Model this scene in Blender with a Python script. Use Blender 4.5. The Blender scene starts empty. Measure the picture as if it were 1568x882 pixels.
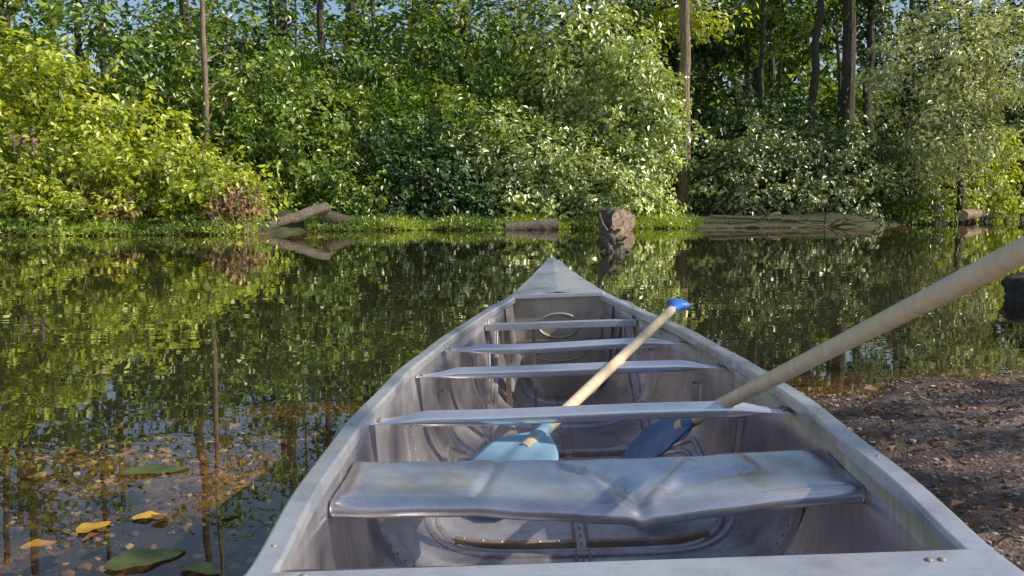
import bpy, math, random
import numpy as np
from mathutils import Vector, Matrix
rng=np.random.default_rng(7); random.seed(7)
S=bpy.context.scene
# ---------------------------------------------------------------- materials
def newmat(name):
    m=bpy.data.materials.new(name); m.use_nodes=True
    nt=m.node_tree; nt.nodes.clear()
    return m,nt,nt.nodes.new('ShaderNodeOutputMaterial')
def N(nt,t,**k):
    n=nt.nodes.new(t)
    for a,b in k.items():
        if a in n.inputs.keys(): n.inputs[a].default_value=b
        else: setattr(n,a,b)
    return n
def ramp(nt,fac,stops):
    r=nt.nodes.new('ShaderNodeValToRGB'); e=r.color_ramp.elements
    while len(e)<len(stops): e.new(.5)
    for i,(p,c) in enumerate(stops):
        e[i].position=p; e[i].color=(*c,1)
    nt.links.new(fac,r.inputs[0]); return r.outputs[0]
def pos(nt,scale=(1,1,1)):
    g=nt.nodes.new('ShaderNodeNewGeometry').outputs['Position']
    m=nt.nodes.new('ShaderNodeMapping'); m.inputs['Scale'].default_value=scale
    nt.links.new(g,m.inputs[0]); return m.outputs[0]
def noise(nt,vec,scale,detail=5,rough=.55):
    n=N(nt,'ShaderNodeTexNoise',Scale=scale,Detail=detail,Roughness=rough)
    nt.links.new(vec,n.inputs['Vector']); return n.outputs['Fac']
def mixc(nt,f,a,b,mode='MIX'):
    m=nt.nodes.new('ShaderNodeMix'); m.data_type='RGBA'; m.blend_type=mode
    for s,v in ((0,f),(6,a),(7,b)):
        if isinstance(v,(int,float)): m.inputs[s].default_value=v
        elif isinstance(v,tuple): m.inputs[s].default_value=(*v,1)
        else: nt.links.new(v,m.inputs[s])
    return m.outputs[2]
def mathn(nt,op,a,b=0.,c=None,clamp=False):
    m=nt.nodes.new('ShaderNodeMath'); m.operation=op; m.use_clamp=clamp
    for i,v in enumerate((a,b,c)):
        if v is None: continue
        if isinstance(v,(int,float)): m.inputs[i].default_value=v
        else: nt.links.new(v,m.inputs[i])
    return m.outputs[0]
def bump(nt,h,strength,dist):
    b=N(nt,'ShaderNodeBump',Strength=strength,Distance=dist); nt.links.new(h,b.inputs['Height']); return b.outputs[0]

def leafmat(name,dark,light,trans=.35,rough=.42,gloss=.10):
    m,nt,out=newmat(name)
    a=N(nt,'ShaderNodeAttribute',attribute_name='rnd').outputs['Fac']
    c=N(nt,'ShaderNodeAttribute',attribute_name='cl').outputs['Fac']
    f=mathn(nt,'ADD',mathn(nt,'MULTIPLY',a,.4),mathn(nt,'MULTIPLY',c,.6))
    mid=tuple((x+y)*.44 for x,y in zip(dark,light))
    col=ramp(nt,f,[(0.1,dark),(.5,mid),(.9,light)])
    y=mathn(nt,'GREATER_THAN',a,.98)
    col=mixc(nt,y,col,(.30,.22,.05))
    p=N(nt,'ShaderNodeBsdfDiffuse'); nt.links.new(col,p.inputs[0])
    t=nt.nodes.new('ShaderNodeBsdfTranslucent')
    tc=mixc(nt,1.,col,(1.5,1.45,.45),'MULTIPLY'); nt.links.new(tc,t.inputs[0])
    mx=N(nt,'ShaderNodeMixShader'); mx.inputs[0].default_value=trans
    nt.links.new(p.outputs[0],mx.inputs[1]); nt.links.new(t.outputs[0],mx.inputs[2])
    g=N(nt,'ShaderNodeBsdfGlossy',Roughness=rough); g.inputs[0].default_value=(.95,.95,.8,1)
    m2=N(nt,'ShaderNodeMixShader'); m2.inputs[0].default_value=gloss
    nt.links.new(mx.outputs[0],m2.inputs[1]); nt.links.new(g.outputs[0],m2.inputs[2])
    nt.links.new(m2.outputs[0],out.inputs[0]); return m
M_yg=leafmat('leaf_yellow_green',(.12,.20,.012),(.70,.74,.06),.45,.45,.08)
M_green=leafmat('leaf_green',(.045,.12,.012),(.36,.50,.05),.40,.42,.08)
M_grey=leafmat('leaf_grey_green',(.10,.19,.035),(.72,.80,.27),.33,.40,.14)
M_olive=leafmat('leaf_olive',(.035,.08,.022),(.34,.42,.17),.3,.40,.12)
M_dark=leafmat('leaf_dark',(.016,.05,.013),(.09,.18,.05),.25,.42,.06)
M_silver=leafmat('leaf_silver',(.15,.21,.08),(.80,.82,.46),.35,.38,.14)
M_far=leafmat('leaf_far',(.012,.04,.008),(.32,.44,.05),.5,.6,.03)
M_grass=leafmat('grass_blade',(.10,.20,.015),(.42,.52,.05),.35)
M_dead=leafmat('dead_leaf',(.12,.06,.035),(.40,.22,.12),.15,.6,.04)

def barkmat(name,a,b,sc=6,sv=(1,1,.18)):
    m,nt,out=newmat(name)
    v=pos(nt,sv); n=noise(nt,v,sc*4,7,.65); n2=noise(nt,pos(nt),1.4,3)
    col=ramp(nt,n,[(.3,a),(.7,b)])
    col=mixc(nt,mathn(nt,'MULTIPLY',n2,.5),col,(.04,.055,.02))
    p=N(nt,'ShaderNodeBsdfPrincipled',Roughness=.9); nt.links.new(col,p.inputs['Base Color'])
    nt.links.new(bump(nt,n,1.,.04),p.inputs['Normal']); nt.links.new(p.outputs[0],out.inputs[0]); return m
M_bark=barkmat('bark',(.03,.023,.018),(.15,.11,.085))
M_logbark=barkmat('log_bark',(.03,.022,.016),(.15,.11,.08),4,(.5,1,1.4))
M_barkpale=barkmat('bark_pale',(.11,.07,.05),(.52,.38,.27))
M_driftwood=barkmat('driftwood',(.04,.03,.024),(.34,.27,.22),7,(.7,1,1))
def endwood():
    m,nt,out=newmat('cut_wood'); n=noise(nt,pos(nt),9,6,.7); col=ramp(nt,n,[(.35,(.30,.19,.12)),(.65,(.66,.52,.38))])
    p=N(nt,'ShaderNodeBsdfPrincipled',Roughness=.9); nt.links.new(col,p.inputs['Base Color']); nt.links.new(bump(nt,n,.9,.05),p.inputs['Normal']); nt.links.new(p.outputs[0],out.inputs[0]); return m
M_end=endwood()
# ---------------------------------------------------------------- mesh helpers
def make(name,V,F,mats,mi=None,rnd=None,cl=None,smooth=False,parent=None):
    V=np.asarray(V,dtype=np.float32); 
    me=bpy.data.meshes.new(name)
    if isinstance(F,np.ndarray):
        k=F.shape[1]; nf=len(F)
        me.vertices.add(len(V)); me.vertices.foreach_set('co',V.ravel())
        me.loops.add(nf*k); me.loops.foreach_set('vertex_index',F.astype(np.int32).ravel())
        me.polygons.add(nf); me.polygons.foreach_set('loop_start',np.arange(nf,dtype=np.int32)*k)
        me.polygons.foreach_set('loop_total',np.full(nf,k,dtype=np.int32))
    else:
        me.from_pydata([tuple(map(float,v)) for v in V],[],F)
    for m in mats: me.materials.append(m)
    nf=len(me.polygons)
    if mi is not None: me.polygons.foreach_set('material_index',np.asarray(mi,dtype=np.int32))
    if rnd is not None:
        a=me.attributes.new('rnd','FLOAT','FACE'); a.data.foreach_set('value',np.asarray(rnd,dtype=np.float32))
    if cl is not None:
        a=me.attributes.new('cl','FLOAT','FACE'); a.data.foreach_set('value',np.asarray(cl,dtype=np.float32))
    me.polygons.foreach_set('use_smooth',np.full(nf,bool(smooth)))
    me.update(calc_edges=True); me.validate()
    o=bpy.data.objects.new(name,me); S.collection.objects.link(o)
    if parent: o.parent=parent
    return o
def nrm(a): return a/np.maximum(np.linalg.norm(a,axis=-1,keepdims=True),1e-9)
def leaves(P,Nn,size,aspect=.55,droop=.35,fold=.18):
    n=len(P); size=size*(.6+.8*rng.random(n))
    r=rng.normal(size=(n,3)); r[:,2]-=droop*2
    ax=nrm(r-Nn*np.sum(r*Nn,axis=1,keepdims=True))
    sd=np.cross(Nn,ax); L=size[:,None]; W=L*aspect*.5
    b=P; tip=P+ax*L-Nn*L*.12
    m=P+ax*L*.42
    l=m+sd*W+Nn*L*fold*.6; rr=m-sd*W+Nn*L*fold*.6
    V=np.stack([b,rr,tip,l],axis=1).reshape(-1,3)
    F=np.arange(n*4).reshape(n,4); return V,F
def cloud(c,r,nc,per,size,cr=.3,back=.25,shell=(.6,1.08),up=.5,flat=1.,droop=.35,aspect=.62,zmin=-.75):
    c=np.array(c); r=np.array(r)
    D=nrm(rng.normal(size=(nc*5,3)))
    keep=(D[:,2]>zmin)&((D[:,1]<.35)|(rng.random(len(D))<back)); D=D[keep][:nc]
    ph=rng.random(6)*6.28
    lob=1+.20*np.sin(D[:,0]*4+ph[0])*np.cos(D[:,2]*5+ph[1])+.17*np.sin(D[:,2]*9+ph[2]+D[:,0]*6)+.12*np.sin(D[:,0]*15+ph[3]+D[:,2]*7)
    rad=(shell[0]+(shell[1]-shell[0])*rng.random(len(D))**.6)*lob
    C=c+D*r*rad[:,None]
    k=len(C); cs=cr*(.5+1.0*rng.random(k))
    off=rng.normal(size=(k,per,3))*cs[:,None,None]*np.array([1,1,.55*flat])*.6
    P=(C[:,None,:]+off).reshape(-1,3)
    on=nrm(D/r)
    Nn=np.repeat(on,per,axis=0)*.6+nrm(off.reshape(-1,3))*.3+np.array([0,0,up])+rng.normal(size=(k*per,3))*.33
    ok=P[:,2]>.03
    V,F=leaves(P[ok],nrm(Nn[ok]),size,aspect,droop)
    cl=np.repeat(rng.random(k),per)[ok]
    return V,F,rng.random(len(F)),cl
def tube(path,rad,seg=8,lump=0.):
    path=np.array(path,float); n=len(path); V=[];F=[]
    T=nrm(np.gradient(path,axis=0))
    ref=np.array([1.,0,0]) if abs(T[0][0])<.9 else np.array([0,1.,0])
    for i in range(n):
        u=nrm(np.cross(T[i],ref)); w=np.cross(T[i],u)
        for j in range(seg):
            a=j/seg*2*math.pi; rr=rad[i]*(1+lump*math.sin(3*a+i*.5)+lump*random.uniform(-1,1)*.6)
            V.append(path[i]+rr*(math.cos(a)*u+math.sin(a)*w))
    for i in range(n-1):
        for j in range(seg):
            F.append([i*seg+j,i*seg+(j+1)%seg,(i+1)*seg+(j+1)%seg,(i+1)*seg+j])
    return np.array(V),np.array(F)
def bezpath(a,b,bend,n=8,wob=.02):
    a=np.array(a,float);b=np.array(b,float); t=np.linspace(0,1,n)[:,None]
    return a+(b-a)*t+np.array(bend)*np.sin(t*math.pi)+rng.normal(size=(n,3))*wob*np.linalg.norm(b-a)*np.sin(t*math.pi)
class Acc:
    def __init__(s): s.V=[];s.F=[];s.m=[];s.r=[];s.c=[];s.n=0
    def add(s,V,F,mi=0,r=None,c=None):
        s.V.append(V); s.F.append(F+s.n); s.n+=len(V)
        s.m.append(np.full(len(F),mi)); s.r.append(np.full(len(F),.5) if r is None else r); s.c.append(np.full(len(F),.5) if c is None else c)
    def obj(s,name,mats,smooth=False,parent=None):
        return make(name,np.concatenate(s.V),np.concatenate(s.F),mats,np.concatenate(s.m),np.concatenate(s.r),np.concatenate(s.c),smooth,parent)
# ---------------------------------------------------------------- terrain
far_x=[-400,-40,-16,-12,-8,-6.6,-5.6,-3,0,4,6,11,14,17,22,40,400]
far_y=[14,17,20,20.4,20.8,21.4,24,25.2,25.4,26,27.4,28.5,31,34,44,50,55]
land=np.array([(.42,-200),(.46,-2),(.52,0),(.60,1),(.74,2),(.96,3),(1.2,3.5),(1.75,3.8),(2.4,4.05),(3.3,4.6),(3.85,5.5),(4.1,7),(5.5,9),(9,11),(20,14),(400,16),(400,-200)],float)
def sd_poly(x,y):
    d=np.full(x.shape,1e9); ins=np.zeros(x.shape,bool); n=len(land)
    for i in range(n):
        ax,ay=land[i]; bx,by=land[(i+1)%n]
        ex,ey=bx-ax,by-ay; t=np.clip(((x-ax)*ex+(y-ay)*ey)/(ex*ex+ey*ey),0,1)
        d=np.minimum(d,np.hypot(x-ax-t*ex,y-ay-t*ey))
        c=((ay>y)!=(by>y))&(x<(bx-ax)*(y-ay)/((by-ay) if by!=ay else 1e-9)+ax); ins^=c
    return np.where(ins,d,-d)
def hfun(x,y):
    x=np.asarray(x,float);y=np.asarray(y,float)
    w=.14*np.sin(x*2.1+.4)+.1*np.sin(x*4.7)+.35*np.sin(x*.53)
    df=y-(np.interp(x,far_x,far_y)+w)
    dn=sd_poly(x,y)+.05*np.sin(y*5.1)*np.sin(x*4.+1)+.03*np.sin(x*9+y*3)
    hf=np.where(df>0,.03+.32*(1-np.exp(-df/.8))+.03*np.minimum(df,60)+.2*np.sin(x*.7)*np.clip(df/6,0,1),-np.minimum(.9,.03+.3*-df))
    q=np.maximum(-dn,0)
    hn=np.where(dn>0,.004+.075*np.minimum(dn,2.5)+.01*np.minimum(dn,40),-np.minimum(.9,.045+.035*q+.12*np.maximum(q-2.6,0)+.08*np.maximum(y-3,0)*(q>0)))
    h=np.maximum(hf,hn)
    h=h+.008*np.sin(x*7+y*3)*np.sin(y*9-x*2)+.004*np.sin(x*23+y*11)*np.sin(y*27)
    return h
xs=np.unique(np.round(np.concatenate([np.linspace(-400,-30,20),np.arange(-30,-4,.5),np.arange(-4,5,.05),np.arange(5,30,.4),np.linspace(30,400,20)]),4))
ys=np.unique(np.round(np.concatenate([np.linspace(-200,-4,14),np.arange(-4,.5,.3),np.arange(.5,7,.05),np.arange(7,18,.5),np.arange(18,36,.2),np.arange(36,60,1.),np.linspace(60,500,20)]),4))
X,Y=np.meshgrid(xs,ys); Z=hfun(X,Y)+.005*rng.normal(size=X.shape)*((Y<7)&(Y>0)&(abs(X)<5))
nx,ny=len(xs),len(ys)
I=np.arange(nx*ny).reshape(ny,nx)
GF=np.stack([I[:-1,:-1],I[:-1,1:],I[1:,1:],I[1:,:-1]],-1).reshape(-1,4)
m,nt,out=newmat('ground_mud_gravel')
p=pos(nt)
geo=nt.nodes.new('ShaderNodeSeparateXYZ'); nt.links.new(p,geo.inputs[0])
vor=N(nt,'ShaderNodeTexVoronoi',Scale=70.); nt.links.new(p,vor.inputs['Vector'])
vorb=N(nt,'ShaderNodeTexVoronoi',Scale=34.); nt.links.new(p,vorb.inputs['Vector'])
vor2=N(nt,'ShaderNodeTexVoronoi',Scale=140.); nt.links.new(p,vor2.inputs['Vector'])
n1=noise(nt,p,3.,8,.65); n2=noise(nt,p,60.,6,.75); n3=noise(nt,p,1.1,4,.6)
sep=nt.nodes.new('ShaderNodeSeparateColor'); nt.links.new(vor.outputs['Color'],sep.inputs[0])
sepb=nt.nodes.new('ShaderNodeSeparateColor'); nt.links.new(vorb.outputs['Color'],sepb.inputs[0])
grav=ramp(nt,sep.outputs[0],[(0,(.13,.09,.07)),(.45,(.28,.205,.165)),(.8,(.42,.33,.28)),(1,(.60,.52,.46))])
grav=mixc(nt,mathn(nt,'MULTIPLY',n1,.8),grav,(.20,.14,.11))
bed=ramp(nt,sepb.outputs[1],[(0,(.12,.062,.02)),(.6,(.36,.19,.06)),(1,(.52,.34,.15))])
bed=mixc(nt,ramp(nt,n3,[(.42,(0,0,0)),(.58,(1,1,1))]),bed,(.04,.027,.012))
bed=mixc(nt,mathn(nt,'MULTIPLY',n1,.5),bed,(.06,.04,.018))
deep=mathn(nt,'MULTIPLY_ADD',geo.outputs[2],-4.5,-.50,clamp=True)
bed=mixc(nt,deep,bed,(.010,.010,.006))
isl=mathn(nt,'MULTIPLY_ADD',geo.outputs[2],30.,.3,clamp=True)
wet=mathn(nt,'MULTIPLY_ADD',geo.outputs[2],14.,-.15,clamp=True)
landc=mixc(nt,wet,mixc(nt,1.,grav,(.36,.32,.30),'MULTIPLY'),grav)
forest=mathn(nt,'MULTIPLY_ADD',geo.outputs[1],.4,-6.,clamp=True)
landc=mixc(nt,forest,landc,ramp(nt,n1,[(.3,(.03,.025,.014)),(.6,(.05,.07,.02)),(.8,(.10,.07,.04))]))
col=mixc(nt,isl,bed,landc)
P=N(nt,'ShaderNodeBsdfPrincipled',Roughness=.85); nt.links.new(col,P.inputs['Base Color'])
hh=mathn(nt,'ADD',mathn(nt,'MULTIPLY',vor.outputs['Distance'],-.7),mathn(nt,'ADD',mathn(nt,'MULTIPLY',vor2.outputs['Distance'],-.4),n2))
nt.links.new(bump(nt,hh,.9,.014),P.inputs['Normal']); nt.links.new(P.outputs[0],out.inputs[0])
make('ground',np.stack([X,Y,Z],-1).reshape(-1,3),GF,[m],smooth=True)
# ---------------------------------------------------------------- canoe geometry
O=np.array([.128,1.047,0.]); yaw=math.radians(-1.40); heel=math.radians(-2.1)
L=3.41
T_s=[0,.3,.8,1.31,1.76,2.07,2.3,2.6,3.0,3.3,3.41]
T_w=[.426,.453,.463,.440,.392,.332,.278,.180,.090,.030,.004]
T_z=[.34,.34,.34,.34,.345,.352,.365,.39,.43,.47,.49]
def sm(xs_,ys_,s):
    k=.08; return sum(np.interp(np.clip(s+o*k,0,L),xs_,ys_) for o in (-1,-.5,0,.5,1))/5 if s<3.2 else np.interp(s,xs_,ys_)
def hw(s): return float(sm(T_s,T_w,s))
def zg(s): return float(sm(T_s,T_z,s))
def zf(s): return -.035+(.0 if s<2.7 else .36*((s-2.7)/.71)**3)
def nexp(s): return 4.2-2.3*max(0,min(1,(s-1.6)/1.5))
cy_,sy_=math.cos(yaw),math.sin(yaw); ch,sh=math.cos(heel),math.sin(heel)
def CW(x,s,z):
    z0=z-.34; x1=x*ch+z0*sh; z1=-x*sh+z0*ch
    return np.array([O[0]+x1*cy_-s*sy_, O[1]+x1*sy_+s*cy_, z1+.34])
def sec(s,phi,off=0.):
    n=nexp(s); w=hw(s); a=zg(s)-zf(s)
    x=w*math.sin(abs(phi))**(2/n); z=zf(s)+a*(1-max(0,math.cos(phi))**(2/n))
    if phi<0: x=-x
    return x,z
def secoff(s,phi,off):
    x,z=sec(s,phi); e=.01
    x1,z1=sec(s,max(-math.pi/2,phi-e)); x2,z2=sec(s,min(math.pi/2,phi+e))
    tx,tz=x2-x1,z2-z1; l=math.hypot(tx,tz)+1e-9
    return x-tz/l*off, z+tx/l*off
def floorz(x,s):
    n=nexp(s); w=hw(s); a=zg(s)-zf(s); q=min(1,abs(x)/w)
    sp=q**(n/2); cp=math.sqrt(max(0,1-sp*sp)); return zf(s)+a*(1-cp**(2/n))
def alu(name,base,dark,rough=.42,metal=.75,warm=.35,bmp=.2,white=.6,sx=(7,7,1.0)):
    m,nt,out=newmat(name)
    p=pos(nt,(1,1,1)); n=noise(nt,pos(nt,(1.4,1.4,1.4)),3.2,7,.6); nf=noise(nt,p,70,5,.7)
    nstr=noise(nt,pos(nt,sx),3.,6,.7); nb=noise(nt,p,7.,7,.72); nsm=noise(nt,p,4.,3,.5)
    mid=tuple((a*.7+b*.3) for a,b in zip(base,dark))
    col=ramp(nt,n,[(.28,dark),(.44,mid),(.60,base)])
    col=mixc(nt,mathn(nt,'MULTIPLY',ramp(nt,nb,[(.54,(0,0,0)),(.68,(1,1,1))]),white),col,(.86,.85,.85))
    col=mixc(nt,mathn(nt,'MULTIPLY',ramp(nt,nstr,[(.48,(0,0,0)),(.64,(1,1,1))]),warm),col,(.28,.22,.19))
    col=mixc(nt,mathn(nt,'MULTIPLY',ramp(nt,nf,[(.62,(0,0,0)),(.74,(1,1,1))]),.3),col,(.18,.14,.12))
    P=N(nt,'ShaderNodeBsdfPrincipled',Metallic=metal)
    nt.links.new(col,P.inputs['Base Color'])
    r=mathn(nt,'MULTIPLY_ADD',nb,.4,rough-.2); nt.links.new(r,P.inputs['Roughness'])
    h=mathn(nt,'ADD',nsm,mathn(nt,'MULTIPLY',nf,.02))
    nt.links.new(bump(nt,h,bmp,.02),P.inputs['Normal']); nt.links.new(P.outputs[0],out.inputs[0]); return m
M_hull=alu('aluminium_hull',(.55,.51,.53),(.25,.21,.22),.32,.66,.50,.2,.35)
M_rim=alu('aluminium_rim',(.76,.75,.78),(.42,.40,.43),.30,.62,.22,.10,.5)
M_bar=alu('aluminium_bar',(.88,.88,.92),(.70,.70,.74),.22,.75,.08,.06,.4)
M_seat=alu('aluminium_seat',(.82,.81,.84),(.42,.39,.40),.22,.72,.32,.10,.4,(2.2,2.2,2.2))
M_panel=alu('aluminium_panel',(.50,.44,.35),(.26,.21,.16),.45,.45)
M_rust=alu('riveted_rib',(.34,.24,.19),(.13,.075,.055),.55,.3,.3,.2,.25)
canoe=bpy.data.objects.new('canoe',None); S.collection.objects.link(canoe); canoe.location=(0,0,0)
SS=np.unique(np.concatenate([np.linspace(0,2.6,66),np.linspace(2.6,L,30)])); NP=44
PH=np.linspace(-math.pi/2,math.pi/2,NP+1)
V=[]
for s in SS:
    for ph in PH:
        x,z=sec(s,ph); 
        d=.004*math.sin(s*9+ph*3)*math.sin(ph*7+s*2)
        V.append(CW(x+d*np.sign(x),s,z))
V=np.array(V); n=NP+1; I=np.arange(len(V)).reshape(len(SS),n)
HF=np.stack([I[:-1,:-1],I[:-1,1:],I[1:,1:],I[1:,:-1]],-1).reshape(-1,4)
hull=make('hull',V,HF,[M_hull],smooth=True,parent=canoe)
md=hull.modifiers.new('s','SOLIDIFY'); md.thickness=.003; md.offset=-1
tv=[CW(*[sec(0,ph)[0],0.001,sec(0,ph)[1]]) for ph in PH]
make('transom',tv,[list(range(n))],[M_hull],parent=canoe)
cut=[]
for i,s in enumerate(SS):
    row=V[i*n:(i+1)*n]; xl=xr=None
    for j in range(n-1):
        a,b=row[j],row[j+1]
        if (a[2]-0)*(b[2]-0)<=0 and a[2]!=b[2]:
            t=a[2]/(a[2]-b[2]); q=a+(b-a)*t
            if a[2]>b[2] and xl is None: xl=q
            if a[2]<b[2]: xr=q
    if xl is not None and xr is not None: cut.append((xl,xr))
def sweep(path,prof,close=False):
    pts=np.array(path,float); m_=len(pts); k=len(prof); V=[];F=[]
    T=nrm(np.gradient(pts,axis=0))
    if close: T=nrm(np.roll(pts,-1,0)-np.roll(pts,1,0))
    for i in range(m_):
        u=np.array([0,0,1.]); o=nrm(np.cross(T[i],u))
        for a,b in prof: 
            q=pts[i]+o*a+np.array([0,0,b]); V.append(CW(*q))
    R=m_ if close else m_-1
    for i in range(R):
        for j in range(k):
            F.append([i*k+j,i*k+(j+1)%k,((i+1)%m_)*k+(j+1)%k,((i+1)%m_)*k+j])
    if not close: F+= [list(range(k))[::-1],[ (m_-1)*k+j for j in range(k)]]
    return V,F
def joinlist(name,parts,mats,smooth=False,bevel=0,parent=canoe):
    VV=[];FF=[];b=0
    for V_,F_ in parts:
        VV+=list(V_); FF+=[[i+b for i in f] for f in F_]; b+=len(V_)
    o=make(name,VV,FF,mats,smooth=smooth,parent=parent)
    if bevel:
        md=o.modifiers.new('b','BEVEL'); md.width=bevel; md.segments=2; md.limit_method='ANGLE'; md.angle_limit=.6
    return o
for side,nm in ((-1,'gunwale_port'),(1,'gunwale_starboard')):
    path=[(side*(hw(max(0,s))+.0012*math.sin(s*11)),s,zg(s)+.002+.0015*math.sin(s*7+side)) for s in np.linspace(-.05,L-.03,110)]
    k=side
    prof=[(-.012*k,-.018),(-.012*k,.003),(-.008*k,.007),(.022*k,.007),(.027*k,.003),(.027*k,-.026),(.022*k,-.026),(.020*k,-.002),(.0*k,-.004),(-.008*k,-.018)]
    V_,F_=sweep(path,prof); joinlist(nm,[(V_,F_)],[M_rim],bevel=.002)
def rivet(x,s,z,r=.006,h=.003):
    V_=[];F_=[]; k=8
    for ring,(rr,hh) in enumerate(((1,0),(.8,.7),(.35,1))):
        for j in range(k):
            a=j/k*2*math.pi; V_.append(CW(x+rr*r*math.cos(a),s+rr*r*math.sin(a),z+hh*h))
    for q in range(2):
        for j in range(k): F_.append([q*k+j,q*k+(j+1)%k,(q+1)*k+(j+1)%k,(q+1)*k+j])
    F_.append([2*k+j for j in range(k)]); return V_,F_
def wallrivet(s,ph,r=.0045,h=.003,off=.012):
    x0,z0=secoff(s,ph,off); x1,z1=secoff(s,ph,off+.01); nx_,nz_=(x1-x0)*100,(z1-z0)*100
    V_=[];F_=[];k=8
    for rr,hh in ((1,0),(.8,.7),(.35,1)):
        for j in range(k):
            a=j/k*2*math.pi; c,d=rr*r*math.cos(a),rr*r*math.sin(a)
            V_.append(CW(x0-nz_*c+nx_*hh*h,s+d,z0+nx_*c+nz_*hh*h))
    for q in range(2):
        for j in range(k): F_.append([q*k+j,q*k+(j+1)%k,(q+1)*k+(j+1)%k,(q+1)*k+j])
    F_.append([2*k+j for j in range(k)]); return V_,F_
rv=[];rv2=[]
for side in (-1,1):
    for s in np.arange(.06,2.6,.16): rv2.append(rivet(side*(hw(s)+.010),s,zg(s)+.0085,.0035,.0015))
for x in (-.375,.375,.36): rv.append(rivet(x,-.045,.352,.005,.002))
def box(x0,x1,s0,s1,z0,z1,skew=0):
    c=[(x0,s0,z0),(x1,s0,z0),(x1,s1+skew,z0),(x0,s1,z0),(x0,s0,z1),(x1,s0,z1),(x1,s1+skew,z1),(x0,s1,z1)]
    return [CW(*q) for q in c],[[0,3,2,1],[4,5,6,7],[0,1,5,4],[1,2,6,5],[2,3,7,6],[3,0,4,7]]
joinlist('transom_cap',[box(-.452,.452,-.18,-.028,.322,.3515,.018)],[M_rim],bevel=.006)
def thwart(name,s,z,w,ht=.026,dp=.032,droop=0.,bend=0.):
    xs_=np.linspace(-w,w,81); V_=[];F_=[];k=20
    for x in xs_:
        e=min(1,max(0,(w-abs(x)-.02)/.11)); e=e*e*(3-2*e)
        a=dp*.5*(1.55-.55*e); b=ht*.5*(.14+.86*e)
        zz=z+droop*(1-(x/w)**2)-(1-e)*.004+bend*math.sin(x*9)
        for j in range(k):
            t=j/k*2*math.pi; V_.append(CW(x,s+a*math.cos(t)+bend*math.sin(x*6+1),zz+b*math.sin(t)))
    for i in range(80):
        for j in range(k): F_.append([i*k+j,i*k+(j+1)%k,(i+1)*k+(j+1)%k,(i+1)*k+j])
    F_+=[list(range(k)),[80*k+j for j in range(k)]]
    joinlist(name,[(V_,F_)],[M_bar],smooth=True)
    for x in (-w+.015,w-.015):
        for ds in (-.012,.012): rv.append(rivet(x,s+ds,z+.0,.005,.003))
thwart('thwart_1',.85,.319,hw(.85)-.004,.036,.038,0,.0015)
thwart('thwart_2',1.38,.316,hw(1.38)-.004,.034,.034,0,.001)
thwart('thwart_3',1.76,.324,hw(1.76)-.004,.032,.034,-.006,.003)
joinlist('bow_seat',[box(-.285,.285,2.255,2.30,.322,.330),box(-.285,.285,2.246,2.256,.306,.333)],[M_bar],bevel=.003)
for x in np.arange(-.25,.26,.03): rv.append(rivet(x,2.27,.330,.004,.003))
joinlist('bow_seat_post',[box(-.215,-.195,2.26,2.285,floorz(.2,2.27),.322),box(-.11,-.098,2.27,2.285,floorz(.1,2.3),.322)],[M_rust])
NU,NT=160,44
xs_=np.linspace(-1,1,NU); ps=np.linspace(0,1,NT); V_=[]
s0,s1=.395,.635
def crease(u,k,u0,k0,u1,k1,w):
    dx,dk=u1-u0,k1-k0; t=max(0,min(1,((u-u0)*dx+(k-k0)*dk)/(dx*dx+dk*dk))); return math.exp(-(((u-u0-t*dx)**2+((k-k0-t*dk)*.35)**2)/(w*w)))
for u in xs_:
    tri=max(0,1-abs(u-.17)/.62)
    for t in ps:
        if t<.3:
            a=t/.3*math.pi*1.2; s=s0+.014-.015*math.sin(a); z=.262+.0135*(1-math.cos(a))
        elif t<.9:
            k=(t-.3)/.6; s=s0+.014+(s1-s0-.024)*k; z=.2885-.002*math.sin(k*math.pi)
            if k<.08: z-=.0025*math.sin(k/.08*math.pi)
        else:
            a=(t-.9)/.1*math.pi/2; s=s1-.01+.01*math.sin(a); z=.2885-.02*(1-math.cos(a))
        k2=(s-s0)/(s1-s0)
        z-=.006*(1-u*u)
        z-=tri*.020*(1-.85*k2); s-=tri*.010*(1-k2)
        z-=.006*crease(u,k2,.17,0,.13,.5,.03)
        z-=.009*crease(u,k2,.13,.45,-.12,.85,.022)
        z+=.006*crease(u,k2,.22,.15,.42,.8,.025)
        z+=.007*crease(u,k2,.08,.15,-.02,.75,.025)
        z-=.007*crease(u,k2,.3,.35,.62,.6,.03)
        z-=.006*crease(u,k2,-.45,.15,-.38,.95,.022)
        z+=.0012*math.sin(u*17+k2*3)*math.sin(k2*5+u*6)
        w=hw(s)-.006
        V_.append(CW(u*w,s,z))
V_=np.array(V_);I=np.arange(len(V_)).reshape(NU,NT)
F_=np.stack([I[:-1,:-1],I[:-1,1:],I[1:,1:],I[1:,:-1]],-1).reshape(-1,4)
st=make('stern_seat',V_,F_,[M_seat],smooth=True,parent=canoe)
md=st.modifiers.new('s','SOLIDIFY'); md.thickness=.003
def rib(name,s,w=.03,off=.012,mat=M_hull,ph=1.45):
    V_=[];F_=[]; PHs=np.linspace(-ph,ph,70)
    for p_ in PHs:
        for ds,o in ((-w*.6,.0),(-w*.4,off),(w*.4,off),(w*.6,0)):
            x,z=secoff(s+ds,p_,o+.0006); V_.append(CW(x,s+ds,z))
    for i in range(69):
        for j in range(3): F_.append([i*4+j,i*4+j+1,(i+1)*4+j+1,(i+1)*4+j])
    joinlist(name,[(V_,F_)],[mat],smooth=False)
wr=[]
for i,s in enumerate((.28,.76,1.24,1.66,2.1)):
    rib('hull_rib_%d'%i,s)
    for ph in np.arange(-1.4,1.41,.1): wr.append(wallrivet(s,ph,.004,.0025,.0125))
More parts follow.
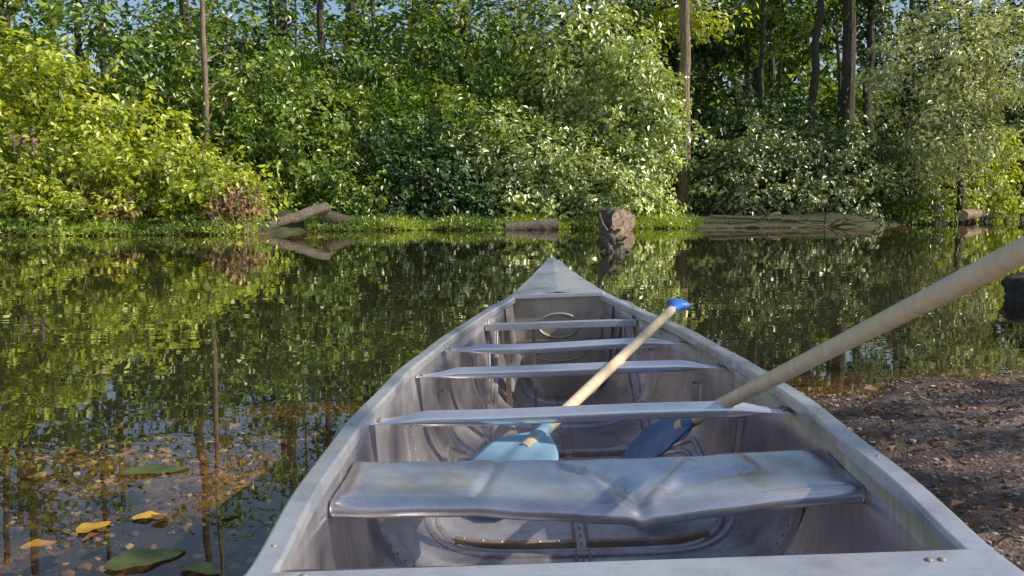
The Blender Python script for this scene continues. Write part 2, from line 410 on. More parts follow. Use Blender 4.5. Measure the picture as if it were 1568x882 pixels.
joinlist('rib_rivet',wr,[M_rust],smooth=True)
def bead(name,sa,sb,w,r=.07,rad=.008):
    pts=[]
    for cx,cs,a0 in ((w-r,sb-r,0),(-w+r,sb-r,90),(-w+r,sa+r,180),(w-r,sa+r,270)):
        for a in np.linspace(a0,a0+90,9):
            pts.append((cx+r*math.cos(math.radians(a)),cs+r*math.sin(math.radians(a))))
    P_=[]
    for i in range(len(pts)):
        a=pts[i];b=pts[(i+1)%len(pts)]
        nn=max(1,int(math.hypot(b[0]-a[0],b[1]-a[1])/.04))
        for k in range(nn): 
            x=a[0]+(b[0]-a[0])*k/nn; s=a[1]+(b[1]-a[1])*k/nn; P_.append((x,s,floorz(x,s)+.001))
    prof=[(rad*1.3*math.cos(t),rad*math.sin(t)) for t in np.linspace(0,2*math.pi,9)[:-1]]
    return sweep(P_,prof,close=True)
bd=[]
for sa,sb,w in ((.93,1.68,.375),(.95,1.66,.35),(1.76,2.5,.28),(1.78,2.48,.255),(.1,.86,.36)): bd.append(bead('b',sa,sb,w,.13))
joinlist('floor_bead',bd,[M_hull],smooth=True)
cr=[]
for s,w in ((.975,.30),(1.715,.24),(1.32,.26)):
    for a,b in ((-w,-.012),(.012,w)):
        P_=[(x,s,floorz(x,s)+.004) for x in np.linspace(a,b,14)]
        cr.append(sweep(P_,[(-.011,0),(-.009,.014),(.009,.014),(.011,0)]))
    for x in np.arange(-w+.02,w,.045): rv2.append(rivet(x,s,floorz(x,s)+.018,.0045,.003))
for x in (-.016,.016):
    cr.append(sweep([(x,s,zf(s)+.004) for s in np.linspace(.05,2.9,60)],[(-.004,-.002),(-.003,.004),(.003,.004),(.004,-.002)]))
joinlist('keel_rib',cr,[M_rust],bevel=.0015)
for s in np.arange(.1,2.6,.05): rv.append(rivet(.0,s,zf(s)+.002,.0035,.0025))
joinlist('rivet',rv,[M_rust],smooth=True); joinlist('gunwale_rivet',rv2,[M_panel],smooth=True)
V_=[];ds=np.linspace(2.585,L-.012,26)
for s in ds:
    w=hw(s)+.006
    for u in np.linspace(-1,1,13): V_.append(CW(u*w,s,zg(s)+.012+.014*(1-abs(u))**1.0*min(1,w/.1)))
I=np.arange(len(V_)).reshape(26,13); F_=np.stack([I[:-1,:-1],I[:-1,1:],I[1:,1:],I[1:,:-1]],-1).reshape(-1,4)
dk=make('bow_deck',V_,F_,[M_rim],smooth=False,parent=canoe); md=dk.modifiers.new('s','SOLIDIFY'); md.thickness=.004
joinlist('bow_deck_lip',[box(-hw(2.585)-.004,hw(2.585)+.004,2.575,2.59,zg(2.585)-.002,zg(2.585)+.018)],[M_bar],bevel=.004)
sb=2.60
V_=[CW(x,sb,z) for x,z in [(sec(sb,ph)) for ph in np.linspace(-math.pi/2,math.pi/2,31)]]
make('bulkhead',V_,[list(range(31))],[M_panel],parent=canoe)
emb=[]
for (z0,r1,r2) in ((.27,.085,.05),(.15,.10,.028)):
    pts=[(r1*math.cos(a),sb-.006,z0+r2*math.sin(a)) for a in np.linspace(0,2*math.pi,33)[:-1]]
    VV=[];FF=[];k=6
    for i,(x,s,z) in enumerate(pts):
        a=i/32*2*math.pi
        for j in range(k):
            t=j/k*2*math.pi; VV.append(CW(x+.006*math.cos(t)*math.cos(a),s+.006*math.sin(t),z+.006*math.cos(t)*math.sin(a)))
    for i in range(32):
        for j in range(k): FF.append([i*k+j,i*k+(j+1)%k,((i+1)%32)*k+(j+1)%k,((i+1)%32)*k+j])
    emb.append((VV,FF))
emb.append(box(-hw(sb)+.01,hw(sb)-.01,sb-.016,sb-.004,.205,.213))
joinlist('bulkhead_embossing',emb,[M_panel],smooth=True)
# ---------------------------------------------------------------- water
m,nt,out=newmat('pond_water')
na=noise(nt,pos(nt,(.5,1.1,1)),1.3,3,.5); nb=noise(nt,pos(nt),9.,2,.5)
h=mathn(nt,'ADD',na,mathn(nt,'MULTIPLY',nb,.03))
bn=bump(nt,h,.04,.05)
gl=N(nt,'ShaderNodeBsdfGlossy',Roughness=.006); gl.inputs[0].default_value=(.94,.94,.90,1)
tr=nt.nodes.new('ShaderNodeBsdfTransparent'); tr.inputs[0].default_value=(.94,.84,.66,1)
g=nt.nodes.new('ShaderNodeNewGeometry'); dt=nt.nodes.new('ShaderNodeVectorMath'); dt.operation='DOT_PRODUCT'
nt.links.new(g.outputs['Incoming'],dt.inputs[0]); nt.links.new(g.outputs['Normal'],dt.inputs[1])
c_=mathn(nt,'ABSOLUTE',dt.outputs['Value']); om=mathn(nt,'SUBTRACT',1.,c_,None,True)
F5=mathn(nt,'POWER',om,4.6); Fs=mathn(nt,'MULTIPLY_ADD',F5,.955,.04,True)
nt.links.new(bn,gl.inputs['Normal'])
mx=nt.nodes.new('ShaderNodeMixShader'); nt.links.new(Fs,mx.inputs[0]); nt.links.new(tr.outputs[0],mx.inputs[1]); nt.links.new(gl.outputs[0],mx.inputs[2])
nt.links.new(mx.outputs[0],out.inputs[0])
V_=[];F_=[]
def row(y,a,b): V_.extend([(-400,y,0),(a,y,0),(b,y,0),(400,y,0)])
row(-150,0,.2)
c0=cut[0]; row(min(c0[0][1],c0[1][1])-.01,c0[0][0],c0[1][0])
for l,r in cut: V_.extend([(-400,l[1],0),tuple(l[:2])+(0,),tuple(r[:2])+(0,),(400,r[1],0)])
e=cut[-1]; mxx=(e[0][0]+e[1][0])/2; row(max(e[0][1],e[1][1])+.02,mxx,mxx+.001); row(70,mxx,mxx+.001)
R=len(V_)//4
for i in range(R-1):
    for j in range(3):
        if j==1 and 1<=i<R-2: continue
        F_.append([i*4+j,i*4+j+1,(i+1)*4+j+1,(i+1)*4+j])
make('water',V_,F_,[m])
# ---------------------------------------------------------------- paddles
def plastic(name,c,r=.35):
    m,nt,out=newmat(name); n=noise(nt,pos(nt),14,6,.6)
    col=mixc(nt,ramp(nt,n,[(.4,(0,0,0)),(.7,(1,1,1))]),c,tuple(min(1,x*1.0+.10) for x in c))
    P=N(nt,'ShaderNodeBsdfPrincipled',Roughness=r); nt.links.new(col,P.inputs['Base Color']); nt.links.new(P.outputs[0],out.inputs[0]); return m
def woodm():
    m,nt,out=newmat('paddle_wood'); n=noise(nt,pos(nt,(9,9,1.5)),7,6,.6); n2=noise(nt,pos(nt),5,4)
    col=ramp(nt,n,[(.3,(.66,.49,.30)),(.7,(.84,.68,.46))]); col=mixc(nt,mathn(nt,'MULTIPLY',n2,.3),col,(.52,.40,.28))
    P=N(nt,'ShaderNodeBsdfPrincipled',Roughness=.45); nt.links.new(col,P.inputs['Base Color']); nt.links.new(P.outputs[0],out.inputs[0]); return m
M_wood=woodm(); M_grip=plastic('blue_grip',(.01,.13,.55),.3)
def paddle(name,grip,tip,facing,bladecol,bl=.5,bw=.095,rs=.0145):
    g=Vector(grip);t=Vector(tip);d=(t-g);Ln=d.length;d.normalize()
    f=Vector(facing);f=(f-d*f.dot(d)).normalized();sd=d.cross(f)
    e=bpy.data.objects.new(name,None);S.collection.objects.link(e)
    V_,F_=tube([g+d*q for q in np.linspace(.05,Ln-bl+.10,14)],[rs*(1+.02*math.sin(i)) for i in range(14)],20)
    make('shaft',V_,F_,[M_wood],smooth=True,parent=e)
    V_=[];F_=[];k=20
    prof=[(-.012,.012,.010),(-.006,.034,.014),(.004,.042,.017),(.016,.040,.018),(.03,.026,.018),(.05,.019,.0175),(.085,.0172,.0172),(.088,.0148,.0148)]
    for q,a,b in prof:
        for j in range(k):
            th=j/k*2*math.pi; V_.append(g+d*q+sd*a*math.cos(th)+f*b*math.sin(th))
    for i in range(len(prof)-1):
        for j in range(k): F_.append([i*k+j,i*k+(j+1)%k,(i+1)*k+(j+1)%k,(i+1)*k+j])
    F_+=[list(range(k))[::-1]]
    make('grip',V_,F_,[M_grip],smooth=True,parent=e)
    mb=plastic(name+'_blade_plastic',bladecol,.35)
    V_=[];F_=[];rowsn=22;cols=15
    for i in range(rowsn):
        q=i/(rowsn-1); w=bw*min(1,(q/.30)**.8+.2)*(1 if q<.9 else math.sqrt(max(0,1-((q-.9)/.1)**2*.75)))
        for j in range(cols):
            u=j/(cols-1)*2-1
            rid=.012*math.exp(-(u*bw/.013)**4)*(1-q*.8)
            V_.append(g+d*(Ln-bl+bl*q)+sd*u*w+f*(rid-.004*u*u))
    for i in range(rowsn-1):
        for j in range(cols-1): a=i*cols+j; F_.append([a,a+1,a+cols+1,a+cols])
    o=make('blade',V_,F_,[mb],smooth=True,parent=e); md=o.modifiers.new('s','SOLIDIFY'); md.thickness=.006; md.offset=0
    V_,F_=tube([g+d*(Ln-bl-.02),g+d*(Ln-bl+.03),g+d*(Ln-bl+.10)],[rs*1.12,rs*1.15,rs*.7],14)
    make('socket',V_,F_,[mb],smooth=True,parent=e)
paddle('canoe_paddle',(.565,2.97,.440),(-.105,1.60,.200),(0.0,-.3,1),(.26,.44,.58),.40,.080)
paddle('canoe_paddle',(.628,.94,.772),(.345,2.62,.02),(-.75,-.25,.75),(.03,.15,.38),.60,.085,.0155)
# ---------------------------------------------------------------- vegetation
bushes=[ # c, r, mat, nclump, per, size
((-16.3,24,2.4),(3,2,3.1),M_yg,360,22,.20),
((-12.9,23.9,1.9),(3.0,2.1,2.6),M_yg,420,22,.19),
((-9.9,23.4,.8),(2.5,1.7,1.6),M_yg,380,20,.17),
((-7.9,22.9,.6),(1.3,1.1,1.0),M_yg,200,20,.16),
((-11.3,22.0,.4),(1.9,.9,.7),M_yg,180,18,.15),
((-7.1,27.2,1.8),(2.0,1.5,2.4),M_green,320,20,.18),
((-2.9,27.4,.7),(2.4,1.5,2.0),M_dark,440,24,.15),
((-5.0,26.6,.4),(1.2,1.0,1.0),M_green,170,20,.15),
((-2.9,29.6,2.2),(3.1,1.8,2.3),M_green,400,20,.18),
((.4,28.1,1.2),(2.2,1.5,2.1),M_grey,380,20,.17),
((2.7,27.9,.9),(1.9,1.4,1.6),M_grey,340,20,.16),
((4.0,29.0,2.6),(1.3,1.4,2.9),M_grey,380,20,.17),
((8.3,30.8,1.3),(2.0,1.3,1.7),M_olive,300,20,.17),
((11.0,31.6,1.4),(2.0,1.4,1.7),M_olive,300,20,.18),
((9.2,34,2.8),(2.1,1.5,1.6),M_dark,260,18,.19),
((13.6,33.6,1.5),(2.0,1.5,1.8),M_olive,280,18,.18),
((18.4,37,1.4),(2.6,1.5,1.9),M_yg,260,18,.2),
((23,43,2.5),(3.5,2,3.0),M_dark,260,18,.26),
]
for c,r,mt,nc,per,sz in bushes:
    A=Acc()
    q=cloud(c,r,nc,per,sz,cr=.32); A.add(q[0],q[1],0,q[2],q[3])
    for k in range(40):
        d=nrm(rng.normal(size=3)*np.array([1,.8,.6])+np.array([0,-.5,.5])); b=np.array(c)+d*np.array(r)*.85
        if b[2]<.2: continue
        e_=b+d*rng.uniform(.4,1.3)+np.array([0,0,rng.uniform(-.1,.5)])
        pth=bezpath(b,e_,(0,0,.15),6); tv_,tf=tube(pth,np.linspace(.012,.004,6),4); A.add(tv_,tf,1)
        P_=np.repeat(pth,6,axis=0)+rng.normal(size=(36,3))*.09
        v,f=leaves(P_,nrm(rng.normal(size=(36,3))*.5+np.array([0,-.3,.7])),sz); A.add(v,f,0,rng.random(36),np.full(36,rng.random()))
    for k in range(7):
        b=np.array([c[0]+rng.uniform(-.5,.5)*r[0],c[1]+rng.uniform(-.3,.3)*r[1],0]); b[2]=hfun(b[0],b[1])-.05
        e_=np.array(c)+nrm(rng.normal(size=3)+np.array([0,0,.8]))*np.array(r)*.8
        tv_,tf=tube(bezpath(b,e_,(rng.uniform(-.3,.3),0,.2),7),np.linspace(.05,.012,7),5); A.add(tv_,tf,1)
    A.obj('bush',[mt,M_bark])
def tree(x,y,r,h,lean,crowns,mt,bark=M_bark,name='tree',limbs=7,cr=.5,droop=.35,up=.5,aspect=.6,flat=1.):
    A=Acc(); z0=float(hfun(x,y))-.2
    top=np.array([x+lean[0],y+lean[1],h]); pth=bezpath((x,y,z0),top,(lean[0]*-.1,0,0),14,.0035)
    rr=r*np.linspace(1,.45,14); rr[0]*=1.5; rr[1]*=1.12
    v,f=tube(pth,rr,10,.03); A.add(v,f,1)
    for c,rad,nc,per,sz in crowns:
        v,f,a,b=cloud(c,rad,nc,per,sz,cr=cr,droop=droop,up=up,aspect=aspect,flat=flat,zmin=-1.,shell=(.35,1.1)); A.add(v,f,0,a,b)
        for k in range(limbs):
            d=nrm(rng.normal(size=3)); e_=np.array(c)+d*np.array(rad)*.85
            i=int(np.argmin(abs(pth[:,2]-(e_[2]-.25*rad[2])))); b0=pth[i]
            pp=bezpath(b0,e_,(0,0,.35),8); v,f=tube(pp,np.linspace(max(.03,rr[i]*.3),.012,8),5); A.add(v,f,1)
            for q in range(3):
                s_=pp[rng.integers(3,8)]; v,f=tube(bezpath(s_,s_+rng.normal(size=3)*.6,(0,0,.1),5),np.linspace(.02,.005,5),4); A.add(v,f,1)
    A.obj(name,[mt,bark])
tree(-13.3,27.5,.14,11,(.3,0),[((-12.8,27,4.8),(2.8,2,2.3),230,18,.22),((-14.5,28,8.4),(2,2,1.4),36,16,.24)],M_green)
tree(-17.5,27,.2,12,(.3,0),[((-17.8,27,6.3),(2.2,2,2.2),170,18,.22)],M_yg)
tree(-8.9,25.9,.10,12,(.1,0),[((-9.6,28.4,4.2),(2.7,1.8,2.5),250,18,.2),((-8.6,28,8.4),(2.4,2,1.4),40,16,.24)],M_green,M_barkpale)
tree(-6.6,31,.15,13,(.2,0),[((-5.6,31.5,5.0),(2.5,1.8,2.4),220,18,.21),((-6,32,9.2),(2.6,2,1.6),55,16,.26)],M_green)
tree(-1.9,32.5,.17,13,(.4,0),[((-1.4,32,6.0),(3.0,2,2.4),270,18,.21),((-1,33,9.8),(2.8,2.2,1.6),60,16,.26)],M_green)
tree(2.2,31.6,.2,12,(.5,0),[((2.4,31,5.6),(2.2,1.8,2.5),300,18,.20),((1.2,31,4.0),(1.6,1.4,1.6),150,18,.19),((2.6,32,9.2),(2.2,2,1.6),60,16,.24)],M_grey)
tree(5.95,30.8,.22,15,(.05,.3),[((6.2,33,9.4),(3,2,1.4),70,16,.24),((6.6,32.6,7.3),(1.4,1.0,.6),50,16,.2)],M_yg,M_barkpale,limbs=4)
tree(17.4,34.4,.15,9,(-1.8,-2.6),[((15.0,31.4,5.6),(2.4,1.7,2.3),270,20,.19),((15.4,31.2,3.0),(1.6,1.4,1.7),170,20,.18),((17.8,31.8,5.6),(2.2,1.7,2.2),170,20,.19)],M_silver,cr=.42,limbs=12,aspect=.42,droop=.6)
tree(13.6,36.5,.34,16,(.1,0),[((13.4,38,11),(3.5,2.5,2.2),110,16,.3)],M_dark,limbs=4)
tree(12.2,36.8,.2,15,(.7,0),[((12,40,9.0),(3,2,1.6),80,16,.3)],M_green,limbs=3)
tree(10.6,38,.14,15,(.05,0),[((9.4,41.5,8.6),(3,2,2.2),110,16,.28)],M_dark,limbs=3)
tree(15.4,38.5,.22,15,(-.3,0),[((16.2,41,9.0),(3.2,2.5,2.4),120,16,.3)],M_dark,limbs=3)
tree(21,42,.28,16,(.4,0),[((21,41,7.6),(4,2.5,3.6),240,18,.28)],M_dark)
tree(-18.5,33,.26,15,(0,0),[((-18,33,9),(4,2.5,2.0),60,18,.28)],M_dark)
tree(-3.9,36,.24,16,(.1,0),[((-4,37,7.4),(3.6,2.5,2.6),140,18,.26)],M_dark)
tree(-9.5,37,.3,16,(.1,0),[((-10,38,6.4),(3.8,2.5,2.8),160,18,.26)],M_dark)
tree(-14.5,40,.3,17,(.3,0),[((-15,41,6.4),(4,2.5,3.0),150,18,.28)],M_dark)
tree(3.5,40,.28,17,(.2,0),[((3,41,7),(4,2.5,3.2),180,18,.28)],M_dark)
tree(7.6,42,.2,17,(.2,0),[((7.4,43,9),(4,2.5,3.0),150,18,.30)],M_dark)
A=Acc()
for i in range(72):
    x=rng.uniform(-44,48); y=rng.uniform(48,64)+ (4 if x>14 else 0); z=rng.uniform(1.,7.5) if i%4 else rng.uniform(9,12)
    v,f,a,b=cloud((x,y,z),(rng.uniform(3,5.5),2.5,rng.uniform(2.2,3.2)),150 if i%4 else (70 if x>0 else 36),20,.5,cr=.95); A.add(v,f,0,a,b)
for i in range(44):
    x=rng.uniform(-40,44); y=rng.uniform(40,60); r=rng.uniform(.10,.30)
    v,f=tube(bezpath((x,y,0),(x+rng.normal()*.5,y,17),(rng.normal()*.1,0,0),9,.002),np.linspace(r,r*.5,9),8); A.add(v,f,1)
A.obj('distant_forest',[M_far,M_bark])
A=Acc()
for x in np.arange(-26,28,2.4):
    y=np.interp(x,far_x,far_y)+rng.uniform(8,13); v,f,a,b=cloud((x,y,rng.uniform(.8,2.2)),(2.2,1.5,rng.uniform(1.6,2.6)),140,18,.28,cr=.5); A.add(v,f,0,a,b)
for x in np.arange(5,24,2.0):
    y=np.interp(x,far_x,far_y)+rng.uniform(13,17); v,f,a,b=cloud((x,y,rng.uniform(1.6,4.0)),(2.2,1.5,2.2),130,18,.32,cr=.55); A.add(v,f,0,a,b)
A.obj('undergrowth',[M_dark,M_bark])
A=Acc()
n_=24000; gx=np.concatenate([rng.uniform(-16,-6.4,n_//2),rng.uniform(-5.6,6,n_//2)]); w=.14*np.sin(gx*2.1+.4)+.1*np.sin(gx*4.7)+.35*np.sin(gx*.53)
gy=np.interp(gx,far_x,far_y)+w+rng.gamma(1.6,.35,n_)-.12
gz=np.maximum(hfun(gx,gy),0)+rng.uniform(0,.10,n_)*(1+.8*np.sin(gx*3.1))
Nn=nrm(rng.normal(size=(n_,3))*.7+np.array([0,-.5,.6])); v,f=leaves(np.stack([gx,gy,gz],1),Nn,.12,.35,-.5); A.add(v,f,0,rng.random(n_),.5+.5*np.sin(gx*1.7))
A.obj('bank_grass',[M_grass])
# ---------------------------------------------------------------- logs, rocks, snag
def logobj(name,a,b,r0,r1,mat,branches=0,bend=(0,0,0),endmat=None,lump=.05):
    A=Acc(); n_=16; sg=20; pth=bezpath(a,b,bend,n_,.006); v,f=tube(pth,np.linspace(r0,r1,n_)*(1+.05*np.sin(np.arange(n_)*.8)),sg,lump); A.add(v,f,0)
    for idx in (0,n_-1):
        ring=v[idx*sg:(idx+1)*sg]; c=ring.mean(0); inner=c+(ring-c)*.45; core=c+(ring-c)*.05
        VV=np.concatenate([ring,inner,core]); FF=[]
        for q in range(2):
            for j in range(sg): FF.append([q*sg+j,q*sg+(j+1)%sg,(q+1)*sg+(j+1)%sg,(q+1)*sg+j])
        A.add(VV,np.array(FF),1)
    for k in range(branches):
        s_=pth[rng.integers(3,n_-1)]; e_=s_+nrm(rng.normal(size=3)+np.array([0,0,.5]))*rng.uniform(.3,1.1)
        v,f=tube(bezpath(s_,e_,(0,0,.1),6),np.linspace(.022,.006,6),5); A.add(v,f,0)
    return A.obj(name,[mat,endmat or M_end],smooth=False)
logobj('fallen_log',(-6.9,22.4,-.02),(-5.05,24.2,.66),.10,.15,M_driftwood)
logobj('fallen_log',(-5.2,24.4,.42),(-4.3,25.0,.15),.20,.12,M_logbark,3)
logobj('fallen_log',(3.05,24.3,.24),(2.75,25.6,.32),.35,.32,M_driftwood,0,(0,0,0),None,.09)
logobj('fallen_log',(5.6,26.9,.0),(8.6,27.3,.05),.08,.06,M_logbark,2)
logobj('fallen_log',(6.2,27.7,.34),(9.9,28.1,.20),.055,.04,M_logbark,8)
logobj('fallen_log',(8.9,27.5,.03),(11.8,28.6,.22),.05,.04,M_logbark,7)
logobj('fallen_log',(16.8,33.0,.30),(22.5,40.5,.5),.20,.14,M_barkpale,5)
logobj('fallen_log',(-.2,25.3,.05),(1.3,25.5,.14),.14,.19,M_driftwood)
m,nt,out=newmat('stone'); p=pos(nt); n1=noise(nt,p,5,8,.7)
col=ramp(nt,n1,[(.3,(.03,.025,.02)),(.55,(.08,.065,.05)),(.75,(.16,.14,.11))]); P=N(nt,'ShaderNodeBsdfPrincipled',Roughness=.85)
nt.links.new(col,P.inputs['Base Color']); nt.links.new(bump(nt,n1,.9,.06),P.inputs['Normal']); nt.links.new(P.outputs[0],out.inputs[0]); M_rock=m
def rock(name,c,r,mat):
    bpy.ops.mesh.primitive_ico_sphere_add(subdivisions=5,radius=1); o=bpy.context.object; o.name=name
    ph=rng.random(4)*6
    for v in o.data.vertices:
        q=v.co; k=1+.14*math.sin(q.x*3+ph[0])*math.cos(q.y*2.6+ph[1])+.09*math.sin(q.z*5+q.x*4+ph[2])+.04*math.sin(q.x*13+q.y*11)+.02*math.sin(q.z*27+q.y*21)
        v.co=Vector((q.x*r[0]*k,q.y*r[1]*k,q.z*r[2]*k))
    o.location=c; o.data.materials.append(mat)
    for p_ in o.data.polygons: p_.use_smooth=True
    return o
rock('rock',(4.42,7.1,.03),(.42,.30,.20),M_rock)
A=Acc()
for c in ((15.1,32.0,.4),(14.3,31.7,.3)):
    v,f,a,b=cloud(c,(.7,.5,.5),80,14,.12,cr=.2); A.add(v,f,0,a,b)
A.obj('bush',[M_green,M_bark])
logobj('tree_stump',(15.2,31.8,-.1),(15.1,31.9,.75),.38,.28,M_bark,3)
A=Acc()
v,f=tube([(1.66,14,-.3),(1.66,14,-.02),(1.62,14,.06),(1.57,14,.13),(1.55,14,.18),(1.49,14,.26),(1.46,14,.34),(1.41,14,.46),(1.38,14,.62)],[.12,.13,.14,.11,.13,.11,.07,.04,.018],16,.22); A.add(v,f,0)
for k in range(18):
    z=rng.uniform(-.04,.32); a=np.array([1.63-.45*z,14,z]); d=nrm(rng.normal(size=3)*np.array([1,.6,.5])+np.array([.3,-.3,0])); l=rng.uniform(.14,.32)*(1.05-z)
    v,f=tube(bezpath(a,a+d*l,(0,0,.03),8),np.linspace(.055,.018,8),8,.22); A.add(v,f,0)
A.obj('driftwood_snag',[M_driftwood],smooth=False)
A=Acc()
for k in range(34):
    x=rng.uniform(-6.9,-6.1) if k<12 else rng.uniform(-10.5,-9); y=21.3+rng.uniform(-.2,.6)
    v,f=tube(bezpath((x,y,.0),(x+rng.normal()*.4,y+rng.normal()*.2,rng.uniform(.5,1.5)),(rng.normal()*.1,0,0),6),np.linspace(.015,.005,6),4); A.add(v,f,0)
for c,r in (((-9.7,21.7,.65),(.7,.4,.4)),((-6.9,21.9,.75),(.6,.4,.5)),((-13.2,21.9,1.2),(.7,.4,.4))):
    v,f,a,b=cloud(c,r,34,10,.13,cr=.25); A.add(v,f,1,a,b)
A.obj('dead_stems',[M_barkpale,M_dead])
m,nt,out=newmat('purple_flower'); P=N(nt,'ShaderNodeBsdfPrincipled',Roughness=.6); P.inputs['Base Color'].default_value=(.35,.06,.30,1); nt.links.new(P.outputs[0],out.inputs[0])
P_=np.concatenate([np.array([-11.5+dx,21.0,2.15])+rng.normal(size=(22,3))*np.array([.04,.04,.16]) for dx in (0,.22,-.2)])
v,f=leaves(P_,nrm(rng.normal(size=(66,3))),.06); make('purple_flowers',v,f,[m])
# ---------------------------------------------------------------- floating leaves
def padmat(name,a,b):
    m,nt,out=newmat(name); n=noise(nt,pos(nt),16,6,.65); col=ramp(nt,n,[(.35,a),(.65,b)])
    P=N(nt,'ShaderNodeBsdfPrincipled',Roughness=.4); nt.links.new(col,P.inputs['Base Color']); nt.links.new(bump(nt,n,.3,.004),P.inputs['Normal']); nt.links.new(P.outputs[0],out.inputs[0]); return m
M_pad=padmat('pad_green',(.08,.13,.02),(.28,.28,.05)); M_yel=padmat('pad_yellow',(.45,.20,.02),(.65,.42,.04)); M_brn=padmat('pad_brown',(.14,.07,.03),(.28,.17,.07))
def floatleaf(name,x,y,ln,wd,ang,mat,z=.003):
    n_=15; V_=[];F_=[]
    for i in range(n_):
        t=i/(n_-1); w=wd*.5*(math.sin(math.pi*t**.8)**.7)*(1+.08*math.sin(t*17)); c=.002*math.sin(t*5)
        for j,u in enumerate((-1,-.5,0,.5,1)):
            V_.append(((t-.5)*ln,u*w+.01*math.sin(t*3),c+abs(u)*.003+.001*math.sin(t*11+u*3)))
    for i in range(n_-1):
        for j in range(4): a=i*5+j; F_.append([a,a+1,a+6,a+5])
    o=make(name,V_,F_,[mat],smooth=True); o.location=(x,y,z); o.rotation_euler=(0,0,math.radians(ang)); return o
floatleaf('lily_pad',-1.04,2.50,.19,.09,12,M_pad)
floatleaf('lily_pad',-.80,1.86,.17,.10,35,M_pad)
floatleaf('lily_pad',-.66,1.80,.10,.05,-20,M_pad)
floatleaf('lily_pad',-.70,2.13,.05,.03,20,M_pad)
floatleaf('fallen_leaf',-1.0,2.05,.09,.06,60,M_yel); floatleaf('fallen_leaf',-.90,2.12,.08,.05,10,M_yel,.002)
floatleaf('fallen_leaf',-.86,2.11,.05,.04,80,M_brn,.008); floatleaf('fallen_leaf',-1.12,2.02,.08,.05,30,M_yel,-.03)
floatleaf('fallen_leaf',-1.35,2.5,.10,.05,-30,M_brn,-.04)
n_=6500; lx=rng.uniform(.5,4.2,n_); ly=rng.uniform(.6,5.2,n_); d=sd_poly(lx,ly); k=(d>-.05)&(rng.random(n_)<np.where(ly>2.6,.9,.45)); lx,ly=lx[k],ly[k]
P_=np.stack([lx,ly,hfun(lx,ly)+.010],1); v,f=leaves(P_,nrm(rng.normal(size=(len(lx),3))*.45+np.array([0,0,1])),.028,.6,0); make('leaf_litter',v,f,[M_dead],None,rng.random(len(f)),rng.random(len(f))*.7)
n_=50; lx=rng.uniform(.9,3.6,n_); ly=rng.uniform(1.2,4.2,n_); k=sd_poly(lx,ly)>.02; lx,ly=lx[k],ly[k]
v,f=leaves(np.stack([lx,ly,hfun(lx,ly)+.014],1),nrm(rng.normal(size=(len(lx),3))*.3+np.array([0,0,1])),.05,.7,0); make('dead_leaves',v,f,[M_dead],None,.4+.5*rng.random(len(f)),rng.random(len(f)))
n_=150; lx=rng.uniform(-3,.1,n_); ly=rng.uniform(1.3,4.2,n_)
v,f=leaves(np.stack([lx,ly,hfun(lx,ly)+.012],1),nrm(rng.normal(size=(n_,3))*.25+np.array([0,0,1])),.06,.6,0); make('sunken_leaves',v,f,[M_dead],None,rng.random(n_),rng.random(n_))
bpy.ops.mesh.primitive_ico_sphere_add(subdivisions=1,radius=1); ico=bpy.context.object; iv=np.array([v.co[:] for v in ico.data.vertices]); fi=np.array([p_.vertices[:] for p_ in ico.data.polygons]); bpy.data.objects.remove(ico)
def pebbles(name,px,py,size,mat):
    n_=len(px); s=size*(.4+rng.random(n_)**2*1.6); sc=np.stack([s*(.8+.5*rng.random(n_)),s*(.8+.5*rng.random(n_)),s*(.4+.3*rng.random(n_))],1)
    an=rng.random(n_)*6.28; ca,sa=np.cos(an),np.sin(an)
    Q=iv[None]*(1+.15*rng.normal(size=(n_,len(iv),1)))*sc[:,None]
    V_=np.stack([Q[...,0]*ca[:,None]-Q[...,1]*sa[:,None]+px[:,None],Q[...,0]*sa[:,None]+Q[...,1]*ca[:,None]+py[:,None],Q[...,2]+hfun(px,py)[:,None]+s[:,None]*.2],-1)
    F_=(fi[None]+(np.arange(n_)*len(iv))[:,None,None]).reshape(-1,3)
    make(name,V_.reshape(-1,3),F_,[mat],None,np.repeat(rng.random(n_),len(fi)),np.repeat(rng.random(n_),len(fi)))
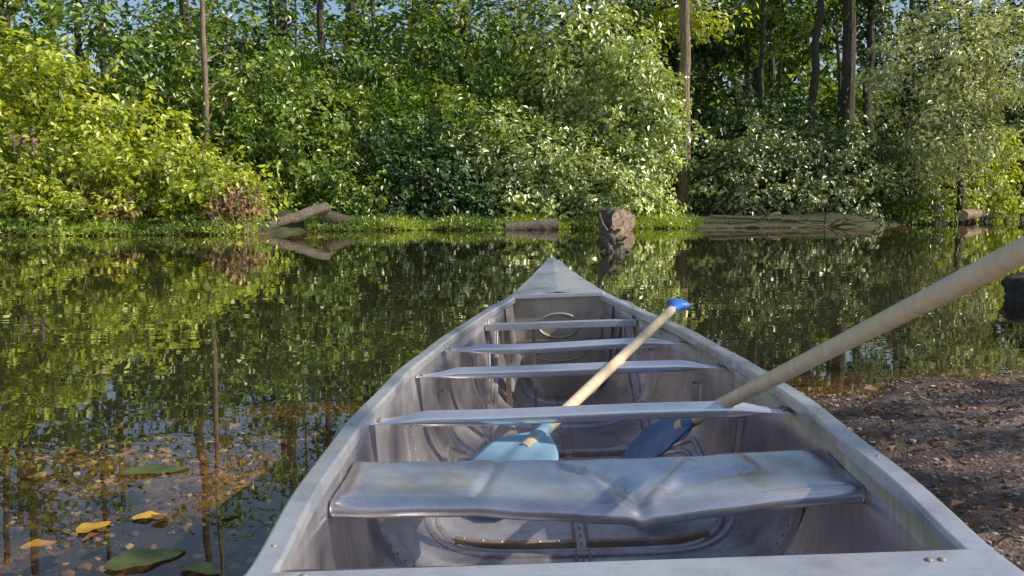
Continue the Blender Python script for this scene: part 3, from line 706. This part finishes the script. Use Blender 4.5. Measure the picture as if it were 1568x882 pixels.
def pebm(name,a_,b_,c_,d_):
    m,nt,out=newmat(name); a=N(nt,'ShaderNodeAttribute',attribute_name='rnd').outputs['Fac']
    col=ramp(nt,a,[(0,a_),(.5,b_),(.85,c_),(1,d_)]); P=N(nt,'ShaderNodeBsdfPrincipled',Roughness=.8); nt.links.new(col,P.inputs['Base Color']); nt.links.new(P.outputs[0],out.inputs[0]); return m
M_peb=pebm('pebble',(.11,.078,.06),(.27,.205,.17),(.42,.34,.29),(.60,.53,.47))
M_pebw=pebm('sunken_pebble',(.05,.03,.012),(.14,.08,.03),(.28,.18,.08),(.42,.34,.22))
n_=26000; px=rng.uniform(.5,4.2,n_); py=rng.uniform(.6,5.5,n_); k=sd_poly(px,py)>-.1; pebbles('gravel',px[k],py[k],.0048,M_peb)
n_=6000; px=rng.uniform(-3.,.2,n_); py=rng.uniform(1.2,3.6,n_); pebbles('gravel',px,py,.009,M_pebw)
# shade tree on the near right bank
tree(11.4,-1.4,.22,9,(-.8,.6),[((8.4,1.0,6.8),(2.6,2.0,1.3),38,12,.19),((9.6,3.9,7.4),(2.0,1.6,1.2),60,14,.19)],M_green,limbs=5,cr=.3)
# ---------------------------------------------------------------- light & camera
sd_=Vector((.84,-.20,.66)).normalized()
el=math.asin(sd_.z); az=math.atan2(sd_.x,sd_.y)
w=bpy.data.worlds.new('World'); S.world=w; w.use_nodes=True; nt=w.node_tree
bg=nt.nodes['Background']; sk=nt.nodes.new('ShaderNodeTexSky'); sk.sky_type='NISHITA'; sk.sun_disc=False; sk.sun_elevation=el; sk.sun_rotation=az
nt.links.new(sk.outputs[0],bg.inputs[0]); bg.inputs[1].default_value=.13
l=bpy.data.lights.new('sun','SUN'); l.energy=5; l.angle=math.radians(.5); l.color=(1,.93,.79)
lo=bpy.data.objects.new('sun',l); S.collection.objects.link(lo); lo.rotation_euler=sd_.to_track_quat('Z','Y').to_euler()
cam=bpy.data.cameras.new('camera'); co=bpy.data.objects.new('camera',cam); S.collection.objects.link(co); S.camera=co
cam.lens=31; cam.sensor_width=36; cam.clip_start=.02; cam.clip_end=2000
co.location=(0,0,.78); co.rotation_euler=(math.radians(90-5.54),0,0)
S.view_settings.view_transform='Standard'; S.view_settings.look='None'; S.view_settings.exposure=0
